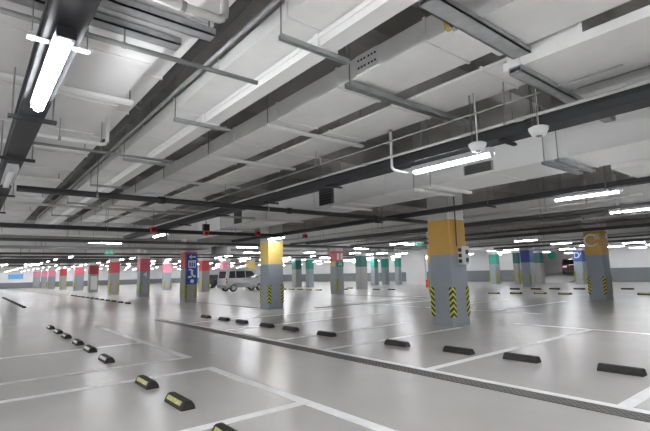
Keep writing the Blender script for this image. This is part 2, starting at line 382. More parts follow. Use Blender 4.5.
dcol = column('pale grey column with blue band and white letter D', 38.36, 15.0, 'blue', .45, .42)

# amber column: socket box, conduit
eb = thing('socket_box', 'grey socket box with black outlets mounted on the amber banded column', 'electrical box', (9.86, 6.685, 1.52))
bm = B(); box(bm, -.15, .15, -.15, 0, 0, .46); obj('case', bm, 'boxgrey', eb)
for i in range(3):
    bm = B(); box(bm, -.155, -.149, -.125, -.035, .04+.14*i, .13+.14*i); obj('outlet', bm, 'socket', eb)
for i in range(2):
    bm = B(); box(bm, -.01, .10, -.156, -.149, .06+.2*i, .17+.2*i); obj('outlet', bm, 'socket', eb)
bm = B(); tube(bm, [(9.66, 6.655, 1.98), (9.66, 6.655, 3.7)], .016); cp_ = tag(obj('conduit_pipe', bm, 'pipedark'), 'thin dark conduit climbing the amber column above the socket box', 'conduit')
for z in (2.3, 3.0): bm = B(); box(bm, 9.635, 9.685, 6.64, 6.69, z-.012, z+.012); obj('hanger_clamp', bm, 'rod', cp_)

# signs on columns (-Y faces)
RX = Matrix.Rotation(PI/2, 4, 'X')
RXW = Matrix.Rotation(-PI/2, 4, 'Z') @ RX          # faces -X
def onface(x, y, z): return Matrix.Translation((x, y, z)) @ RX
def onwest(x, y, z): return Matrix.Translation((x, y, z)) @ RXW
# C column
text('letter', 'C', .78, 'signwhite', ccol, onwest(-.344, .11, 2.46)); text('small_mark', '\u533a', .26, 'signwhite', ccol, onwest(-.344, -.19, 2.62)); text('small_mark', '2', .20, 'signwhite', ccol, onwest(-.344, -.18, 2.28))
bm = B(); box(bm, .12, .22, -.368, -.344, 2.56, 2.78); obj('small_plate', bm, 'signwhite', ccol)
text('letter', 'D', .66, 'signwhite', dcol, onwest(-.380, .05, 2.27)); text('small_mark', '2', .26, 'signwhite', dcol, onwest(-.380, -.24, 2.38))
text('number', '4', .55, 'signwhite', c4, onface(.02, -.352, 1.55)); 
bm = B(); box(bm, -.25, -.05, -.345, -.332, 2.2, 2.62); box(bm, .06, .24, -.345, -.332, 2.2, 2.62); obj('white_lettering', bm, 'signwhite', rose)
bm = B(); box(bm, -.30, .30, -.342, -.326, 1.75, 2.1); obj('number_panel', bm, 'teal', rose)
text('number', '24', .3, 'signwhite', rose, onface(0, -.345, 1.93))
bm = B(); box(bm, -.303, -.293, -.2, .3, 1.8, 2.1); obj('yellow_panel', bm, 'yellow', rose)
text('number', '3', .5, 'signwhite', c_van, onface(.1, -.38, 2.45))
# tall blue sign: panel on the column's front face
sg = thing('direction_sign', 'tall blue direction sign with white arrow and pictograms on a grey column', 'sign', (9.43, 23.275, .95), kind=None)
sg.scale = (.92, 1, .88)
bm = B(); box(bm, -.30, .36, -.03, 0.02, 0, 1.86); obj('panel', bm, 'signblue', sg)
def flat(bm, pts, y0=-.036, y1=-.029): prism(bm, pts, 'y', y0, y1)
bm = B(); flat(bm, [(-.16, 1.66), (-.02, 1.78), (.03, 1.78), (-.07, 1.69), (.24, 1.69), (.24, 1.63), (-.07, 1.63), (.03, 1.54), (-.02, 1.54)]); obj('arrow', bm, 'signwhite', sg)
bm = B(); flat(bm, [(-.2, 1.0), (.26, 1.0), (.26, 1.44), (-.2, 1.44)]); obj('white_field', bm, 'signwhite', sg)
bm = B()
for xx in (-.1, .03, .16): lathe(bm, [(.001, 0), (.035, .001), (.035, .06), (.001, .061)], (xx, -.04, 1.32), 8); box(bm, xx-.045, xx+.045, -.042, -.034, 1.06, 1.3)
obj('figure', bm, 'signblue', sg)
bm = B(); flat(bm, [(-.2, .82), (-.06, .86), (-.04, .6), (.12, .42), (.26, .4), (.26, .52), (.14, .54), (.08, .64), (.1, .84), (.0, .92), (-.14, .94)]); flat(bm, [(-.22, .36), (.0, .4), (.02, .52), (-.2, .48)]); obj('pictogram', bm, 'signwhite', sg)
bm = B(); flat(bm, [(-.06, .08), (.14, .08), (.14, .28), (-.06, .28)]); obj('square_symbol', bm, 'signwhite', sg)
# pale poster on brown column
bm = B(); box(bm, 9.58, 10.18, 49.09, 49.125, .25, 1.6); tag(obj('poster', bm, 'boxgrey'), 'pale grey poster panel on the dark red banded column', 'poster')
# wall signs
bm = B(); box(bm, 5.4, 7.5, 91.86, 91.97, 1.55, 2.35); tag(obj('wall_sign', bm, 'skyblue'), 'light blue sign on the far white wall', 'sign')
ws = thing('wall_sign', 'small blue sign plate hung beside the tall blue direction sign', 'sign', (16.3, 41.0, 1.45)); bm = B(); box(bm, -.45, .45, -.03, .03, 0, .5); obj('panel', bm, 'signblue', ws)
for s in (-1, 1): bm = B(); tube(bm, [(s*.4, 0, .5), (s*.4, 0, 2.9)], .012, 6); obj('hanger', bm, 'rod', ws)
ts = thing('hanging_sign', 'round edged teal sign hanging by the ramp opening', 'sign', (39.4, 17.6, 1.95)); bm = B(); prism(bm, [(.32*math.cos(a), .45+.34*math.sin(a)) for a in [2*PI*k/16 for k in range(16)]], 'y', -.04, .04); obj('panel', bm, 'teal', ts, loc=(0, 0, 0)).rotation_euler.z = -.9
bm = B(); tube(bm, [(0, 0, .9), (0, 0, 2.3)], .015, 6); obj('hanger', bm, 'rod', ts)
# fire extinguisher cabinet beside the hidden amber column
fe = thing('fire_extinguisher_cabinet', 'small red extinguisher cabinet far behind the amber banded columns', 'fire cabinet', (29.4, 23.2, 0))
bm = B(); box(bm, -.14, .13, -.12, .12, 0, .62); obj('case', bm, 'alarm', fe); bm = B(); box(bm, -.145, -.139, -.08, .08, .2, .55); obj('door_panel', bm, 'orange', fe)

# ------------------------------------------------------------------ ducts
DUCTS = [(1.53, 1.67, -2, 18, 3.54)]
def up_to(x, y, z):
    top = beam_z(x, y)
    for x0, x1, y0, y1, z0 in DUCTS:
        if x0-.02 < x < x1+.02 and y0-.02 < y < y1+.02 and z0 > z: top = min(top, z0-.014)
    return top - .001
def duct(label, x0, x1, y0, y1, z0, z1, m='duct', along='y', step=1.22, off=.3, grilles=(), rods=False):
    cx, cy_ = (x0+x1)/2, (y0+y1)/2
    t = thing('air_duct', label, 'duct', (cx, cy_, z0), 'pale air ducts under the ceiling')
    a, b, h = (x1-x0)/2, (y1-y0)/2, z1-z0
    bm = B(); box(bm, -a, a, -b, b, 0, h); obj('casing', bm, m, t)
    e = .012
    L = b if along == 'y' else a
    p = -L + off
    while p < L - .05:
        bm = B()
        if along == 'y': box(bm, -a-e, a+e, p-.014, p+.014, -e, h+e)
        else: box(bm, p-.014, p+.014, -b-e, b+e, -e, h+e)
        obj('joint_flange', bm, m, t)
        p += step
    DUCTS.append((x0, x1, y0, y1, z0))
    if rods:
        for k in (-.8, -.3, .3, .8):
            for q in (-1, 1):
                bm = B(); px, py = ((q*(a+.03), k*b) if along == 'y' else (k*a, q*(b+.03)))
                tube(bm, [(px, py, 0), (px, py, beam_z(cx+px, cy_+py)-z0-.001)], .008, 6); obj('hanging_rod', bm, 'rod', t)
    for (ya, yb, za, zb, mm) in grilles:
        bm = B(); box(bm, x0-cx-.02, x0-cx+.005, ya-cy_, yb-cy_, za-z0, zb-z0); g = obj('grille', bm, mm[0], t)
        bm = B(); n = mm[2]
        for i in range(n):
            zz = za-z0 + (zb-za)*(i+.5)/n; box(bm, x0-cx-.034, x0-cx-.018, ya-cy_+.03, yb-cy_-.03, zz-.02, zz+.014)
        obj('grille_slats', bm, mm[1], g)
    return t
YF = 19.5
duct('wide flat duct above the black lamp trunking', -1.0, 1.18, -2.5, YF, 3.30, 3.62, 'duct2')
duct('narrow grey duct edge stepping up beside the wide flat duct', 1.24, 1.43, -2.5, YF, 3.42, 3.69, 'duct2', off=.8, rods=True)
duct('flat pale duct above the white cable trunking', 1.83, 2.30, -2.5, YF, 3.39, 3.53)
bB = duct('main pale duct with the perforated plate on its side', 3.06, 3.72, 2.0, YF, 3.42, 3.64)
duct('pale duct running alongside the perforated plate duct, open ceiling beyond it', 3.95, 4.66, 2.0, YF, 3.40, 3.43)
duct('overhead end of the perforated plate duct, dropped lower than the rest', 3.0, 3.70, -2.5, 1.97, 3.34, 3.68, off=3.2)
bC = duct('wide overhead duct resting on the lower steel channel', 3.76, 4.72, -2.5, 1.97, 3.2, 3.28, off=3.1)
bm = B(); box(bm, -.475, .475, 1.55, 2.2, .08, .46); obj('raised_collar', bm, 'duct', bC)
duct('outer overhead duct beside the black cable tray', 4.96, 5.85, -2.5, 1.97, 3.2, 3.28, 'duct2', off=3.1)
LV = ('flange', 'pipedark', 5); DK = ('pipedark', 'socket', 6)
duct('big white duct with louvre grilles behind the black cable tray', 6.75, 7.9, -2.5, 19.4, 3.0, 3.62, 'white', grilles=((3.84, 4.4, 3.04, 3.2, LV), (8.0, 8.55, 3.05, 3.45, DK), (12.6, 13.1, 3.05, 3.45, DK)))
duct('white branch duct turning off behind the steel hangers', 7.93, 12.75, 1.75, 2.5, 2.93, 3.62, 'white', 'x', off=.9, rods=True)
duct('long white duct in the middle distance past the letter C column', 12.8, 13.8, -2, 20.2, 2.98, 3.5, 'white', rods=True)
duct('remote white duct running past the blue banded column', 27, 28, -2, 20.2, 2.95, 3.5, 'white', step=2.4, rods=True)
cross = [('first pale cross duct where the long ducts end', -2, 6.2, YF+.05, YF+1.0, 3.1, 3.6), ('second pale cross duct above the exit sign', -2, 12, 25.5, 26.3, 2.95, 3.4), ('third pale cross duct above the red columns', -2, 15, 35.5, 36.3, 2.95, 3.45),
         ('dark grey cross duct beyond the red columns', -8, 14, 47.2, 47.9, 2.9, 3.5), ('pale cross duct above the silver van', 9, 24, 29.5, 30.3, 2.95, 3.45), ('pale cross duct above the dark teal column', 14, 40, 20.5, 21.3, 2.95, 3.4)]
for l, *d in cross: duct(l, *d, m='pipedark' if 'dark grey' in l else 'duct', along='x', step=2.4, rods=True)
# perforated plate on the duct side
pp = thing('perforated_plate', 'white plate with rows of dark holes on the duct side', 'plate', (3.06, 3.04, 3.44))
bm = B(); box(bm, -.012, 0, -.16, .16, 0, .2); obj('plate', bm, 'signwhite', pp)
for rr in range(2):
    for c in range(6):
        yy = -.125 + .045*c + (.015 if c > 2 else 0); bm = B(); box(bm, -.015, -.011, yy-.012, yy+.012, .05+.08*rr, .07+.08*rr); obj('hole', bm, 'socket', pp)
ac = thing('damper_actuator', 'small damper actuator with yellow cap at the duct end', 'actuator', (3.03, 1.98, 3.40))
bm = B(); box(bm, -.03, .03, .02, .08, 0, .09); obj('cap', bm, 'yellow', ac); bm = B(); box(bm, -.03, .03, -.07, .02, .0, .08); obj('motor', bm, 'pipedark', ac)

# ------------------------------------------------------------------ trunkings, trays and pipes
def tray(label, x0, x1, y0, y1, z0, z1, m='tray', name='cable_tray', along='y', clips=(), rods=False):
    cx, cy_ = (x0+x1)/2, (y0+y1)/2
    t = thing(name, label, 'cable tray', (cx, cy_, z0)); a, b, h = (x1-x0)/2, (y1-y0)/2, z1-z0
    bm = B(); box(bm, -a, a, -b, b, 0, h); obj('channel', bm, m, t)
    bm = B(); e = .012                               # lid lip
    if along == 'y': box(bm, -a-e, -a+.004, -b, b, h-.03, h+e); box(bm, a-.004, a+e, -b, b, h-.03, h+e)
    else: box(bm, -a, a, -b-e, -b+.004, h-.03, h+e); box(bm, -a, a, b-.004, b+e, h-.03, h+e)
    obj('lid_lip', bm, m, t)
    if rods:
        L = b if along == 'y' else a; n = max(2, int(2*L/3.4))
        for i in range(n):
            k = -L + (i+.5)*2*L/n
            for q in (-1, 1):
                px, py = ((q*(a+.02), k) if along == 'y' else (k, q*(b+.02)))
                bm = B(); tube(bm, [(px, py, .01), (px, py, up_to(cx+px, cy_+py, z1+.02)-z0)], .007, 6); obj('hanging_rod', bm, 'rod', t)
    for p in clips:
        bm = B(); box(bm, -a-.025, a+.025, p-cy_-.03, p-cy_+.03, -.012, h+.012); obj('joint_clip', bm, m, t)
    return t
tray('black lamp trunking overhead with the lit tube under it', .265, .465, -2.5, 16, 2.86, 2.96)
tray('white square trunking running under the flat pale duct', 2.165, 2.335, -2.5, YF, 3.265, 3.36, 'trunkw', clips=(2.72, 5.0, 7.2, 9.6))
tray('black cable tray above the long lit tube and dome fittings', 4.60, 4.86, -2.5, 18.1, 2.86, 2.98)
tray('black tray crossing in front of the amber banded column', 9.18, 9.36, -2.5, 18.1, 2.84, 2.93)
tray('dark tray above the letter C column lamps', 13.3, 13.5, -2.5, 18.1, 2.84, 2.94, 'pipedark', rods=True)
tray('dark tray running over the letter C column', 19.9, 20.1, -2.5, 18.1, 2.84, 2.95, 'pipedark', rods=True)
tray('dark tray above the blue banded column', 31.0, 31.25, -2.5, 18.1, 2.82, 2.95, 'pipedark', rods=True)
for i, (y, x0, x1, z, l) in enumerate([(13.7, -3, 9.1, 2.80, 'dark cross tray beyond the black pipe, first in depth'), (18.2, -3, 20, 2.78, 'dark cross tray above the blue sign column'), (22.6, -3, 26, 2.80, 'dark cross tray beyond the long ducts'),
        (28, -3, 30, 2.78, 'dark cross tray above the parking stops'), (33.9, -3, 34, 2.85, 'dark cross tray above the rose red column'), (45.75, -4, 40, 2.85, 'dark cross tray far off above the silver van'), (56, -4, 40, 2.85, 'farthest dark cross tray before the pink columns')]):
    tray(l.replace('farthest', 'most distant'), x0, x1, y, y+.22, z-.06, z+.03, m='pipedark' if i % 2 else 'galv' if i == 2 else 'tray', along='x', rods=True)
def pipe(name, label, pts, r, m, fittings=()):
    t = thing(name, label, 'pipe'); bm = B(); tube(bm, pts, r, 10); obj('run', bm, m, t, True)
    for a, b in fittings:
        bm = B(); tube(bm, [a, b], r*1.35, 10); obj('coupling', bm, m, t, True)
    p, q = Vector(pts[0]), Vector(pts[1]); Ln = (q-p).length; d = (q-p)/max(Ln, 1e-6)
    if abs(d.z) > .5:
        k = []; bm = B(); tube(bm, [tuple(p), tuple(p+d*.03)], r*1.3, 10); obj('hanger_clamp', bm, 'rod', t)
    else: k = [min(1.1 + 3.3*i, Ln*.5 if Ln < 2.2 else 99) for i in range(max(1, int(Ln/3.3)))]
    for u in k:
        c = p + d*u
        bm = B(); tube(bm, [tuple(c - d*.015), tuple(c + d*.015)], r*1.2, 10); tube(bm, [tuple(c + Vector((0, 0, r))), (c.x, c.y, up_to(c.x, c.y, c.z+r+.03))], .006, 6); obj('hanger_clamp', bm, 'rod', t)
    return t
pipe('sprinkler_pipe', 'long black pipe crossing beneath the trunking and duct runs', [(.5, 8.0, 2.77), (12.0, 8.0, 2.77)], .05, 'pipeblack', [((x, 8.0, 2.77), (x+.12, 8.0, 2.77)) for x in (2.6, 5.4, 8.1, 10.9)])
pipe('water_pipe', 'slim dark pipe tucked along the flat pale duct', [(1.74, -2, 3.5), (1.74, 18, 3.5)], .022, 'galv')
pipe('water_pipe', 'broad dark pipe in the gap above the flat pale duct', [(1.60, -2, 3.62), (1.60, 18, 3.62)], .07, 'pipedark')
pipe('conduit_pipe', 'pale conduit running along the top of the black cable tray', [(4.53, -2, 2.985), (4.53, 18, 2.985)], .018, 'conduit', [((4.53, y, 2.985), (4.53, y+.08, 2.985)) for y in (2.2, 4.6, 7)])
pipe('conduit_pipe', 'second pale conduit higher up behind the dome fittings', [(4.36, 1.2, 3.14), (4.36, 14, 3.14)], .009, 'galv')
pipe('conduit_pipe', 'thin dark conduit crossing overhead below the flat ducts', [(-.3, 3.3, 3.10), (1.92, 3.3, 3.10)], .02, 'rod')
pipe('conduit_pipe', 'grey elbow conduit turning up at the top of the view', [(.75, 2.58, 3.1)] + elbow((.75, 2.58, 3.1), (1.25, 2.58, 3.1), (1.25, 2.58, 3.5)) + [(1.25, 2.58, 3.40)], .03, 'conduit')
pipe('conduit_pipe', 'white elbow conduit turning up under the wide flat duct', [(.3, 5.85, 3.04)] + elbow((.3, 5.85, 3.04), (1.26, 5.85, 3.04), (1.26, 5.85, 3.4)) + [(1.26, 5.85, 3.40)], .022, 'trunkw')
pipe('conduit_pipe', 'dark straight conduit beneath the white elbow conduit', [(.3, 6.0, 2.98), (2.15, 6.0, 2.98)], .017, 'rod')
pipe('conduit_pipe', 'white drop conduit feeding the long lit tube', [(4.56, 4.12, 3.386)] + elbow((4.56, 4.12, 3.3), (4.56, 4.12, 2.80), (4.8, 4.06, 2.80)) + [(4.86, 4.05, 2.79)], .02, 'trunkw')
pipe('conduit_pipe', 'white drop conduit above the tube by the letter C column', [(12.4, 3.85, 3.7)] + elbow((12.4, 3.85, 3.2), (12.4, 3.85, 2.72), (12.9, 3.85, 2.72)) + [(12.9, 3.85, 2.72)], .025, 'trunkw')
for y, z, x1, l in ((11.5, 3.05, 6.6, 'first'), (16.5, 3.0, 6.6, 'second'), (20.2, 2.9, 24, 'third'), (24.5, 2.9, 28, 'fourth'), (31, 2.92, 36, 'fifth'), (38, 2.92, 40, 'sixth')):
    pipe('sprinkler_pipe', 'thin grey cross pipe under the ceiling, %s in depth' % l, [(-2, y, z), (x1, y, z)], .03, 'conduit')
for x, z, l in ((11.2, 2.90, 'between the amber column and the long white duct'), (15.2, 2.90, 'short of the letter C column'), (24.0, 2.88, 'past the letter C column'), (34.5, 2.88, 'along the far white wall')):
    pipe('sprinkler_pipe', 'grey pipe running lengthwise %s' % l, [(x, 3 if x < 12 else -2, z), (x, 17.9 if x < 12 else 19, z)], .035, 'conduit')
    pipe('sprinkler_pipe', 'dark pipe running lengthwise %s' % l, [(x+1.1, -2, z-.08), (x+1.1, 18, z-.08)], .04, 'pipedark')

# ------------------------------------------------------------------ trapeze hangers
def hanger(label, x0, x1, y, z, group, wd=.05, hh=.045, zt=ZC, m='galv', rods=None, channel=False):
    """bar whose top is at z, a rod at each end up to the slab"""
    t = thing('trapeze_hanger', label, 'hanger', ((x0+x1)/2, y, z-hh), group); a = (x1-x0)/2
    bm = B()
    if channel:
        k = .012; box(bm, -a, a, -wd/2, wd/2, hh-k, hh); box(bm, -a, a, -wd/2, -wd/2+k, 0, hh-k); box(bm, -a, a, wd/2-k, wd/2, 0, hh-k); box(bm, -a, a, -wd/2, wd/2, 0, k)
    else:
        box(bm, -a, a, -wd/2, wd/2, hh-.012, hh); box(bm, -a, a, wd/2-.012, wd/2, 0, hh-.012); box(bm, -a, a, -wd/2, -wd/2+.012, .0, hh-.012)
    obj('bar', bm, m, t)
    z -= .014
    t.location.z -= .014
    for xx in (rods if rods is not None else (x0+.03, x1-.03)):
        bm = B(); tube(bm, [(xx-(x0+x1)/2, 0, hh-.03), (xx-(x0+x1)/2, 0, min(zt, up_to(xx, y, z+.01))-z+hh-.002)], .007, 6); obj('rod', bm, 'rod', t)
    return t
G = 'trapeze hangers under the perforated plate duct pair'
for i, (y, xa, xb) in enumerate([(3.28, 3.0, 5.3), (4.9, 2.98, 4.76), (6.78, 2.98, 4.76), (8.95, 2.98, 4.76), (10.9, 2.98, 4.76), (13.0, 2.98, 4.76), (15.2, 2.98, 4.76), (17.4, 2.98, 4.76)]):
    hanger('galvanised hanger bar under the perforated plate duct pair, %s in depth' % ORD[i], xa, xb, y, 3.40, G, .06 if i else .1, .04 if i else .06, m='galv' if i == 0 else 'trunkw', rods=(xa+.03, xb-.03) if i else (xa+.03, 4.80))
G = 'hangers under the white trunking'
for i, y in enumerate([2.72, 5.0, 7.2, 9.6, 12.2, 14.8]):
    hanger('hanger bar under the flat duct and white trunking, %s in depth' % ORD[i], 1.79, 2.50, y, 3.267, G, .05, .04, rods=(1.80, 2.46))
G = 'hangers under the wide flat duct'
for i, (y, c) in enumerate([(3.05, True), (3.34, True), (4.85, False), (7.2, False), (9.6, False), (12.0, False), (14.5, False)]):
    hanger('hanger bar under the wide flat duct, %s in depth' % ORD[i], -1.1, (1.38, 1.22, 1.28)[min(i, 2)], y, 3.30, G, .11 if c else .07, .06 if c else .045, channel=c, m='galv' if i < 2 else 'trunkw')
G = 'small hangers under the lamp trunking'
for i, y in enumerate([4.62, 6.3, 9.2, 11.6, 14.0]):
    hanger('short dark hanger bar under the black lamp trunking, %s in depth' % ORD[i], .19, .56, y, 2.86, G, .05, .03, m='tray')
# two heavy channels overhead
hanger('heavy steel channel overhead carrying the dropped duct end', 2.42, 3.745, 1.78, 3.34, None, .16, .05, m='galv', channel=True, rods=(2.5, 3.73))
hanger('heavy dark channel holding the lower overhead ducts', 3.70, 5.95, 1.83, 3.2, None, .12, .06, m='galv', channel=True, rods=(3.745, 5.9))
G = 'hangers on the big white duct'
for i, y in enumerate((2.78, 2.98, 5.1, 5.5, 8.0, 11, 14)):
    hanger('steel hanger frame below the big white duct, %s in depth' % ORD[i], 6.66, 8.0, y, 3.0, G, .07, .05, m='galv' if i < 2 else 'white', zt=ZC)
G = 'hangers on the black cable tray'
for i, y in enumerate((1.0, 2.5, 5.6, 7.6, 9.8, 12.2)):
    hanger('small bracket bar under the black cable tray, %s in depth' % ORD[i], 4.57, 4.91, y, 2.86, G, .04, .03, m='tray', rods=(4.892,))
G = 'hangers on the tray before the amber column'
for i, y in enumerate((3.0, 5.4, 9.0)):
    hanger('small bracket bar under the tray crossing the amber column, %s in depth' % ORD[i], 9.1, 9.45, y, 2.84, G, .04, .03, m='tray')

# ------------------------------------------------------------------ lamps
def make_lamp(name, label, lit=True, L=1.22):
    t = thing(name, label, 'tube lamp')
    bm = B(); prism(bm, [(-.06, .10), (-.07, .028), (-.064, .028), (-.04, .053), (.04, .053), (.064, .028), (.07, .028), (.06, .10)], 'y', -L/2, L/2); obj('housing', bm, 'housing', t)
    bm = B(); prism(bm, [(.036*math.cos(2*PI*k/10), .022+.03*math.sin(2*PI*k/10)) for k in range(10)], 'y', -L/2+.03, L/2-.03); o = obj('tube', bm, 'tube' if lit else 'deadtube', t, True)
    for s in (-1, 1):
        bm = B(); box(bm, -.04, .04, s*(L/2-.02)-.012, s*(L/2-.02)+.012, -.01, .05); obj('lamp_holder', bm, 'housing', t)
    return t
LZ = 2.755
GL = 'lit tube lamps'
BY = -.45
# overhead lamp: reflector, brackets
big = thing('tube_lamp', 'bright tube lamp overhead under the black trunking, with white brackets', 'tube lamp', (.365, 3.5, LZ), GL)
bm = B(); prism(bm, [(-.05, .10), (-.055, .07), (-.03, .055), (.03, .055), (.055, .07), (.05, .10)], 'y', -.66, .66); obj('reflector', bm, 'housing', big)
bm = B(); rings = []
for yy, rr in ((-.655, .010), (-.645, .024), (-.62, .034), (-.58, .036), (.58, .036), (.62, .034), (.645, .026), (.655, .010)):
    rings.append([bm.verts.new((rr*math.cos(2*PI*k/14), yy, .022+rr*.85*math.sin(2*PI*k/14))) for k in range(14)])
for A, C in zip(rings, rings[1:]):
    for k in range(14): bm.faces.new((A[k], A[(k+1) % 14], C[(k+1) % 14], C[k]))
bm.faces.new(rings[0]); bm.faces.new(rings[-1]); obj('tube', bm, 'tube', big, True)
for s_ in (-1, 1):
    bm = B(); box(bm, -.05, .05, s_*.68-.02, s_*.68+.02, .03, .10); obj('end_cap', bm, 'tray', big)
    bm = B(); xa, xb = (-.175, -.05) if s_ < 0 else (.05, .165); box(bm, xa, xb, BY-.025, BY+.025, .094, .102); br = obj('bracket', bm, 'housing', big)
    bm = B(); xx = s_*.15; tube(bm, [(xx, BY, .10), (xx, BY, .53)], .004, 6); obj('hanging_rod', bm, 'rod', br)
dead = make_lamp('tube_lamp', 'unlit tube lamp under the black trunking, beyond the bright one', False); dead.location = (.365, 7.3, LZ); dead['group'] = 'tube lamps under the black trunking'
p0 = make_lamp('tube_lamp', 'long bright tube lamp under the black cable tray beside a dome fitting'); p0.location = (4.86, 3.37, LZ); p0['group'] = GL
def dup_lamp(x, y, l, g, rz=0):
    r = p0.copy(); COL.objects.link(r); r.location = (x, y, LZ); r.rotation_euler.z = rz; r['label'] = l; r['group'] = g
    for c0 in LAMP_PARTS:
        c = c0.copy(); COL.objects.link(c); c.parent = r
    return r
LAMP_PARTS = list(p0.children)
seen = [(9.42, 3.45, 0, 'lit tube lamp against the white duct, under the tray crossing the amber column'), (13.05, 3.65, 0, 'lit tube lamp at the picture edge above the letter C column'),
    (4.2, 19.1, 1, 'wide lit tube lamp above the exit sign, long side to the viewer'), (5.0, 15.1, 0, 'lit tube lamp below a red alarm box'), (9.35, 14.6, 0, 'lit tube lamp touching the pale yellow column top'),
    (22.1, 11.1, 0, 'lit tube lamp between the amber column and the blue banded column'), (27.3, 11.6, 0, 'lit tube lamp above the blue banded column, beside the letter C'), (18.2, 19.2, 1, 'lit tube lamp above the dark teal column, upper of a pair'), (25.4, 26.0, 0, 'lit tube lamp above the dark teal column, lower of a pair'),
    (25.6, 32, 0, 'small lit tube lamp above the rose and teal column'), (45-4, 37, 0, 'small lit tube lamp above the white partition wall'), (38, 46, 0, 'tiny lit tube lamp beside the dark teal column'), (11.0, 20.0, 1, 'lit tube lamp beside the yellow column, upper of a cluster'),
    (14.1, 25.0, 1, 'lit tube lamp beside the yellow column, second of the cluster'), (15.0, 30.0, 0, 'lit tube lamp above the van roof, third of the cluster'), (18.8, 34.6, 1, 'lit tube lamp above the van windscreen'), (5.15, 32.5, 0, 'small bright lamp beyond the exit sign above dark red column'),
    (4.6, 49, 1, 'glowing lamp above the far blue wall sign'), (2.2, 49, 1, 'glowing lamp beside the one above the far blue wall sign'), (32.3, 19.1, 1, 'small lit tube lamp over the far teal and white column'), (18.25, 15.2, 0, 'lit tube lamp beside the amber column edge, by a green sign'), (17.2, 15.3, 0, 'lit lamp on the other side of the hanging green sign')]
def lamp_rods(o, turn=0):
    x, y = o.location.x, o.location.y
    for s in (-.45, .45):
        top = up_to(x + (s if turn else 0), y + (0 if turn else s), LZ+.1)
        if abs(x-.365) < .01: top = 2.859
        bm = B(); tube(bm, [(0, s, .10), (0, s, top-LZ)], .006, 6); obj('hanging_rod', bm, 'rod', o)
for o in (big, dead): lamp_rods(o)
lamp_rods(p0)
for x, y, turn, l in seen: lamp_rods(dup_lamp(x, y, l, GL, PI/2 if turn else 0), turn)
# further lamps of the same rows and of rows added for brightness, mostly outside the picture or far away
YS_L = [-9, -5, -1, 3.45, 9.3, 11.8, 15.1, 19.1, 24.0, 28.9, 33.0, 37.2, 41.0, 45, 49, 53, 58, 63, 68, 73, 79, 85, 90]  # some positions filled in to brighten the far end
ROWS = {-8.5: 'outermost', -6.2: 'added third outermost', -4: 'second outermost', -1.9: 'added innermost unseen', .365: 'black trunking', 4.925: 'black tray', 9.42: 'amber column', 13.05: 'long white duct', 18: 'rose column', 22.2: 'letter C column', 27.3: 'dark teal column', 32: 'blue column', 15.6: 'added van side', 25: 'added pale teal column', 34.3: 'added partition', 2.6: 'exit sign', 7.1: 'added red column', 11.4: 'added yellow column', 36.5: 'far teal column', 41.5: 'far wall'}  # rows named added were put in to brighten the far end and duct sides
FILL_LAMPS = [(9.42, 1.2, 'added lit tube lamp just past the end of the amber column tray row'), (13.05, 1.2, 'added lit tube lamp just past the end of the long white duct row'), (.365, 1.0, 'added lit tube lamp over the viewer on the black trunking'), (47.6, 19.4, 'added lit tube lamp inside the far ramp opening')]  # unseen lamps added to brighten the near ducts and the ramp opening
for x, y, l in FILL_LAMPS: lamp_rods(dup_lamp(x, y, l, GL))
have = [(o.location.x, o.location.y) for o in bpy.data.objects if o.name.startswith('tube_lamp')]
for x, rowname in ROWS.items():
    for i, y in enumerate(YS_L):
        if x in (-6.2, -1.9) and y > 40: continue
        if x > 14 and y < -2: continue
        if x in (.365, 4.925, 9.42, 13.05) and 3 < y < 20: continue
        if x < 14 and x > 0 and 20 < y < 32: continue
        if x > 14 and x < 30 and y < 20: continue
        if x in (2.6, 7.1, 11.4, 15.6, 25, 34.3) and y < 23: continue
        if x in (2.6, 7.1, 11.4) and y < 50: continue
        if x == 34.3 and 26 < y < 34: continue
        if y > 46 and x in (18, 27.3, 36.5) and i % 2: continue
        for cx, cy_, a, b in COLS:
            if abs(x-cx) < a+.2 and abs(y-cy_) < b+.75: y = cy_ + b + .85
        if any(abs(x-hx) < 1.5 and abs(y-hy) < 1.7 for hx, hy in have): continue
        have.append((x, y))
        o = dup_lamp(x, y, 'lit tube lamp in the %s row, number %d along it' % (rowname, i+1), 'lamps of the far rows'); lamp_rods(o)
        o['label'] = 'lit tube lamp in the %s row, %s along it' % (rowname, (ORD + ['seventeenth', 'eighteenth', 'nineteenth', 'twentieth', 'twenty-first', 'twenty-second', 'twenty-third'])[i])

# ------------------------------------------------------------------ small ceiling fittings
def dome(label, x, y, z):
    t = thing('dome_fitting', label, 'dome camera', (x, y, z), 'white ceiling dome fittings')
    bm = B(); lathe(bm, [(.045, .0), (.068, .006), (.096, .06), (.10, .085), (.07, .10), (.02, .105)], seg=20); obj('shell', bm, 'dome', t, True)
    bm = B(); lathe(bm, [(.005, -.012), (.025, -.008), (.034, .0), (.034, .004)], seg=16); obj('lens', bm, 'smoked', t, True)
    bm = B(); tube(bm, [(0, 0, .1), (0, 0, up_to(x, y, z+.12)-z)], .009, 8); obj('hanging_stem', bm, 'trunkw', t)
    for dx, dy in ((-.04, .03), (-.05, -.02), (-.03, .05)): bm = B(); tube(bm, [(dx, dy, .1), (dx, dy, up_to(x+dx, y+dy, z+.12)-z)], .004, 5); obj('cable', bm, 'pipedark', t)
dome('white dome fitting hanging over the long lit tube', 4.42, 2.69, 2.72)
dome('white dome fitting hanging before the steel channel end', 4.56, 2.06, 2.76)
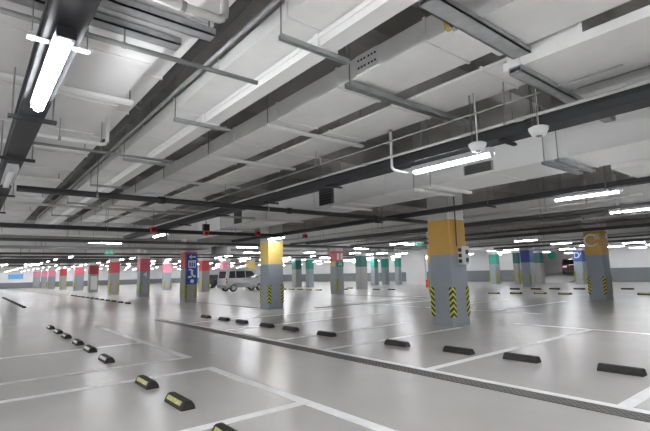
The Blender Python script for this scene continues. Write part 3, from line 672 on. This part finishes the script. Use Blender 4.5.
def alarm(label, x, y, z, top):
    t = thing('alarm_box', label, 'alarm box', (x, y, z), 'red alarm boxes hanging from the ceiling')
    bm = B(); box(bm, -.075, .075, -.06, .06, 0, .14); obj('case', bm, 'alarm' if not top else 'orange', t)
    bm = B(); box(bm, -.05, .05, -.066, -.059, .04, .1); obj('face_plate', bm, 'redlens', t)
    if top: bm = B(); box(bm, -.095, .095, -.065, .065, .15, .36); obj('speaker', bm, 'socket', t)
    bm = B(); tube(bm, [(0, 0, .15), (0, 0, up_to(x, y, z+.17)-z)], .012, 6); obj('hanging_stem', bm, 'rod', t)
alarm('red alarm box hanging above the rose red column', 4.21, 13.3, 2.70, False)
alarm('orange alarm box with black speaker above the blue sign column', 5.85, 13.3, 2.66, True)
alarm('red alarm box beside the yellow column top', 7.68, 13.2, 2.71, False)
alarm('small red alarm box past the yellow column', 9.8, 13.35, 2.70, False)
def exit_sign(label, x, y, z, rz):
    t = thing('exit_sign', label, 'exit sign', (x, y, z), 'green exit signs'); t.rotation_euler.z = rz
    bm = B(); box(bm, -.3, .3, -.03, .03, 0, .24); obj('panel', bm, 'exitgreen', t); t.scale = (.72, 1, .72)
    bm = B(); flat(bm, [(-.24, .12), (-.14, .2), (-.14, .145), (0, .145), (0, .095), (-.14, .095), (-.14, .04)], -.034, -.029); flat(bm, [(.08, .03), (.22, .03), (.22, .21), (.08, .21)], -.034, -.029); obj('pictogram', bm, 'signwhite', t)
    for s in (-1, 1): bm = B(); tube(bm, [(s*.25, 0, .24), (s*.25, 0, (ZC-z-.001)/.72)], .008, 6); obj('hanger', bm, 'rod', t)
exit_sign('green exit sign hanging before the dark red columns', 5.3, 23.2, 2.52, -.35)
exit_sign('green exit sign hanging beside the amber column between two lamps', 17.9, 14.6, 2.63, -.75)
bx = thing('ceiling_speaker', 'dark grey loudspeaker box hanging beside the yellow column', 'speaker', (10.1, 21.0, 2.42))
bm = B(); box(bm, -.45, .35, -.25, .25, 0, .42); obj('case', bm, 'pipedark', bx); bm = B(); box(bm, .351, .37, -.22, .22, .03, .39); obj('grille', bm, 'socket', bx)
for s in (-1, 1): bm = B(); tube(bm, [(s*.3, 0, .42), (s*.3, 0, ZC-2.42-.001)], .012, 6); obj('hanger', bm, 'rod', bx)

# ------------------------------------------------------------------ vehicles
def wheel(t, x, y, r, wd=.2):
    bm = B(); tube(bm, [(x, y-wd/2, r), (x, y+wd/2, r)], r, 20); o = obj('wheel', bm, 'tyre', t)
    bm = B(); tube(bm, [(x, y-wd/2-.012, r), (x, y+wd/2+.012, r)], r*.62, 16); obj('wheel_disc', bm, 'wheelrim', o)
    return o
def body(bm, prof, half, tuck):
    """side outline extruded across the car; upper points are tucked inwards"""
    A = [bm.verts.new((x, -(half - tuck*max(0, z-.95)), z)) for x, z in prof]; C = [bm.verts.new((x, half - tuck*max(0, z-.95), z)) for x, z in prof]
    bm.faces.new(A); bm.faces.new(C[::-1]); n = len(prof)
    for i in range(n): bm.faces.new((A[i], C[i], C[(i+1) % n], A[(i+1) % n]))
def sidepane(bm, pts, half, tuck, s, e=.012):
    q = [(x, s*(half - tuck*max(0, z-.95)), z) for x, z in pts]
    A = [bm.verts.new((x, y - s*.02, z)) for x, y, z in q]; C = [bm.verts.new((x, y + s*e, z)) for x, y, z in q]; n = len(pts)
    bm.faces.new(A); bm.faces.new(C)
    for i in range(n): bm.faces.new((A[i], C[i], C[(i+1) % n], A[(i+1) % n]))
van = thing('van', 'silver minivan parked side-on behind the yellow column', 'van', (18.55, 34.6, 0))
hv, tk = .82, .16
prof = [(-1.85, .32), (-1.92, .5), (-1.9, .95), (-1.78, 1.72), (-1.66, 1.86), (-1.2, 1.92), (.45, 1.90), (.75, 1.84), (1.42, 1.12), (1.72, 1.0), (1.86, .85), (1.9, .45), (1.82, .3)]
bm = B(); body(bm, prof, hv, tk); bo = obj('body', bm, 'vanpaint', van)
bm = B()
for pts in ([(-1.62, 1.12), (-1.52, 1.68), (-1.02, 1.7), (-1.02, 1.12)], [(-.94, 1.12), (-.94, 1.7), (-.12, 1.7), (-.12, 1.12)], [(-.04, 1.12), (-.04, 1.7), (.56, 1.68), (1.12, 1.12)]):
    for s in (-1, 1): bm = B(); sidepane(bm, pts, hv, tk, s); obj('side_window', bm, 'glass', van)
bm = B(); prism(bm, [(.80, 1.80), (.83, 1.81), (1.43, 1.155), (1.40, 1.14)], 'y', -.66, .66); obj('windscreen', bm, 'glass', van)
bm = B(); prism(bm, [(-1.885, 1.12), (-1.80, 1.68), (-1.77, 1.68), (-1.85, 1.12)], 'y', -.62, .62); obj('rear_window', bm, 'glass', van)
bm = B()
for s in (-1, 1): bm = B(); sidepane(bm, [(-1.9, .7), (-1.89, 1.1), (-1.78, 1.1), (-1.8, .7)], hv, tk, s); obj('tail_lamp', bm, 'redlens', van)
for s in (-1, 1): bm = B(); box(bm, 1.78, 1.885, s*.6-.16, s*.6+.16, .7, .88); obj('headlamp', bm, 'signwhite', van)
bm = B(); box(bm, -1.96, -1.86, -.8, .8, .34, .56); obj('bumper', bm, 'dado', van); bm = B(); box(bm, 1.84, 1.95, -.8, .8, .3, .52); obj('bumper', bm, 'dado', van)
for x, s in ((-.2, -1), (.1, -1), (-.2, 1), (.1, 1)): bm = B(); box(bm, x, x+.14, s*.83-.015, s*.83+.015, .98, 1.01); obj('door_handle', bm, 'socket', van)
for s in (-1, 1): bm = B(); box(bm, 1.0, 1.14, s*.92-.09, s*.92+.09, 1.1, 1.26); obj('wing_mirror', bm, 'vanpaint', van)
for s in (-1, 1): bm = B(); box(bm, -1.0, .3, s*.828-.012, s*.828+.012, .62, .66); obj('side_moulding', bm, 'dado', van)
for x in (-1.2, 1.3):
    for s in (-1, 1): wheel(van, x, s*.72, .31)
def car(label, x, y, z, rz, paint, glass='glass', group=None):
    t = thing('car', label, 'car', (x, y, z), rz=rz)
    h2, t2 = .84, .28
    prof = [(-1.95, .3), (-2.0, .55), (-1.9, .9), (-1.3, .98), (-.85, 1.42), (.35, 1.45), (1.0, .98), (1.75, .86), (1.98, .62), (1.95, .3)]
    bm = B(); body(bm, prof, h2, t2); obj('body', bm, paint, t)
    bm = B()
    for pts in ([(-1.12, 1.0), (-.8, 1.36), (-.2, 1.38), (-.2, 1.0)], [(-.12, 1.0), (-.12, 1.38), (.3, 1.38), (.84, 1.0)]):
        for s in (-1, 1): bm = B(); sidepane(bm, pts, h2, t2, s); obj('side_window', bm, 'glass', t)
    bm = B(); prism(bm, [(.38, 1.45), (.42, 1.44), (1.04, 1.0), (.98, 1.0)], 'y', -.64, .64); obj('windscreen', bm, 'glass', t)
    for s in (-1, 1): bm = B(); box(bm, 1.86, 1.99, s*.6-.16, s*.6+.16, .62, .78); obj('headlamp', bm, 'signwhite', t)
    bm = B(); box(bm, 1.9, 2.02, -.5, .5, .4, .56); obj('radiator_grille', bm, 'socket', t)
    for xx in (-1.25, 1.3):
        for s in (-1, 1): wheel(t, xx, s*.74, .3)
    return t
car('dark red car coming down the far ramp opening', 46.8, 19.1, .70, PI+.39, 'carred')
car('dark car partly hidden behind the silver van tail', 21.3, 46.5, 0, PI/2, 'tyre')

# partition wall by the teal columns
bm = B(); box(bm, 34.6, 34.85, 27.6, 30.0, 0, 2.9); struct('wall_partition', bm, 'wall')

# ------------------------------------------------------------------ world and view
wd = bpy.data.worlds.new('world'); S.world = wd; wd.use_nodes = True
wd.node_tree.nodes['Background'].inputs[0].default_value = (.8, .85, .9, 1); wd.node_tree.nodes['Background'].inputs[1].default_value = .0
S.view_settings.view_transform = 'Standard'; S.view_settings.look = 'None'; S.view_settings.gamma = 1; S.view_settings.exposure = 1.42
S.view_settings.use_curve_mapping = False
S.cycles.max_bounces = 8; S.cycles.diffuse_bounces = 5; S.cycles.use_denoising = True
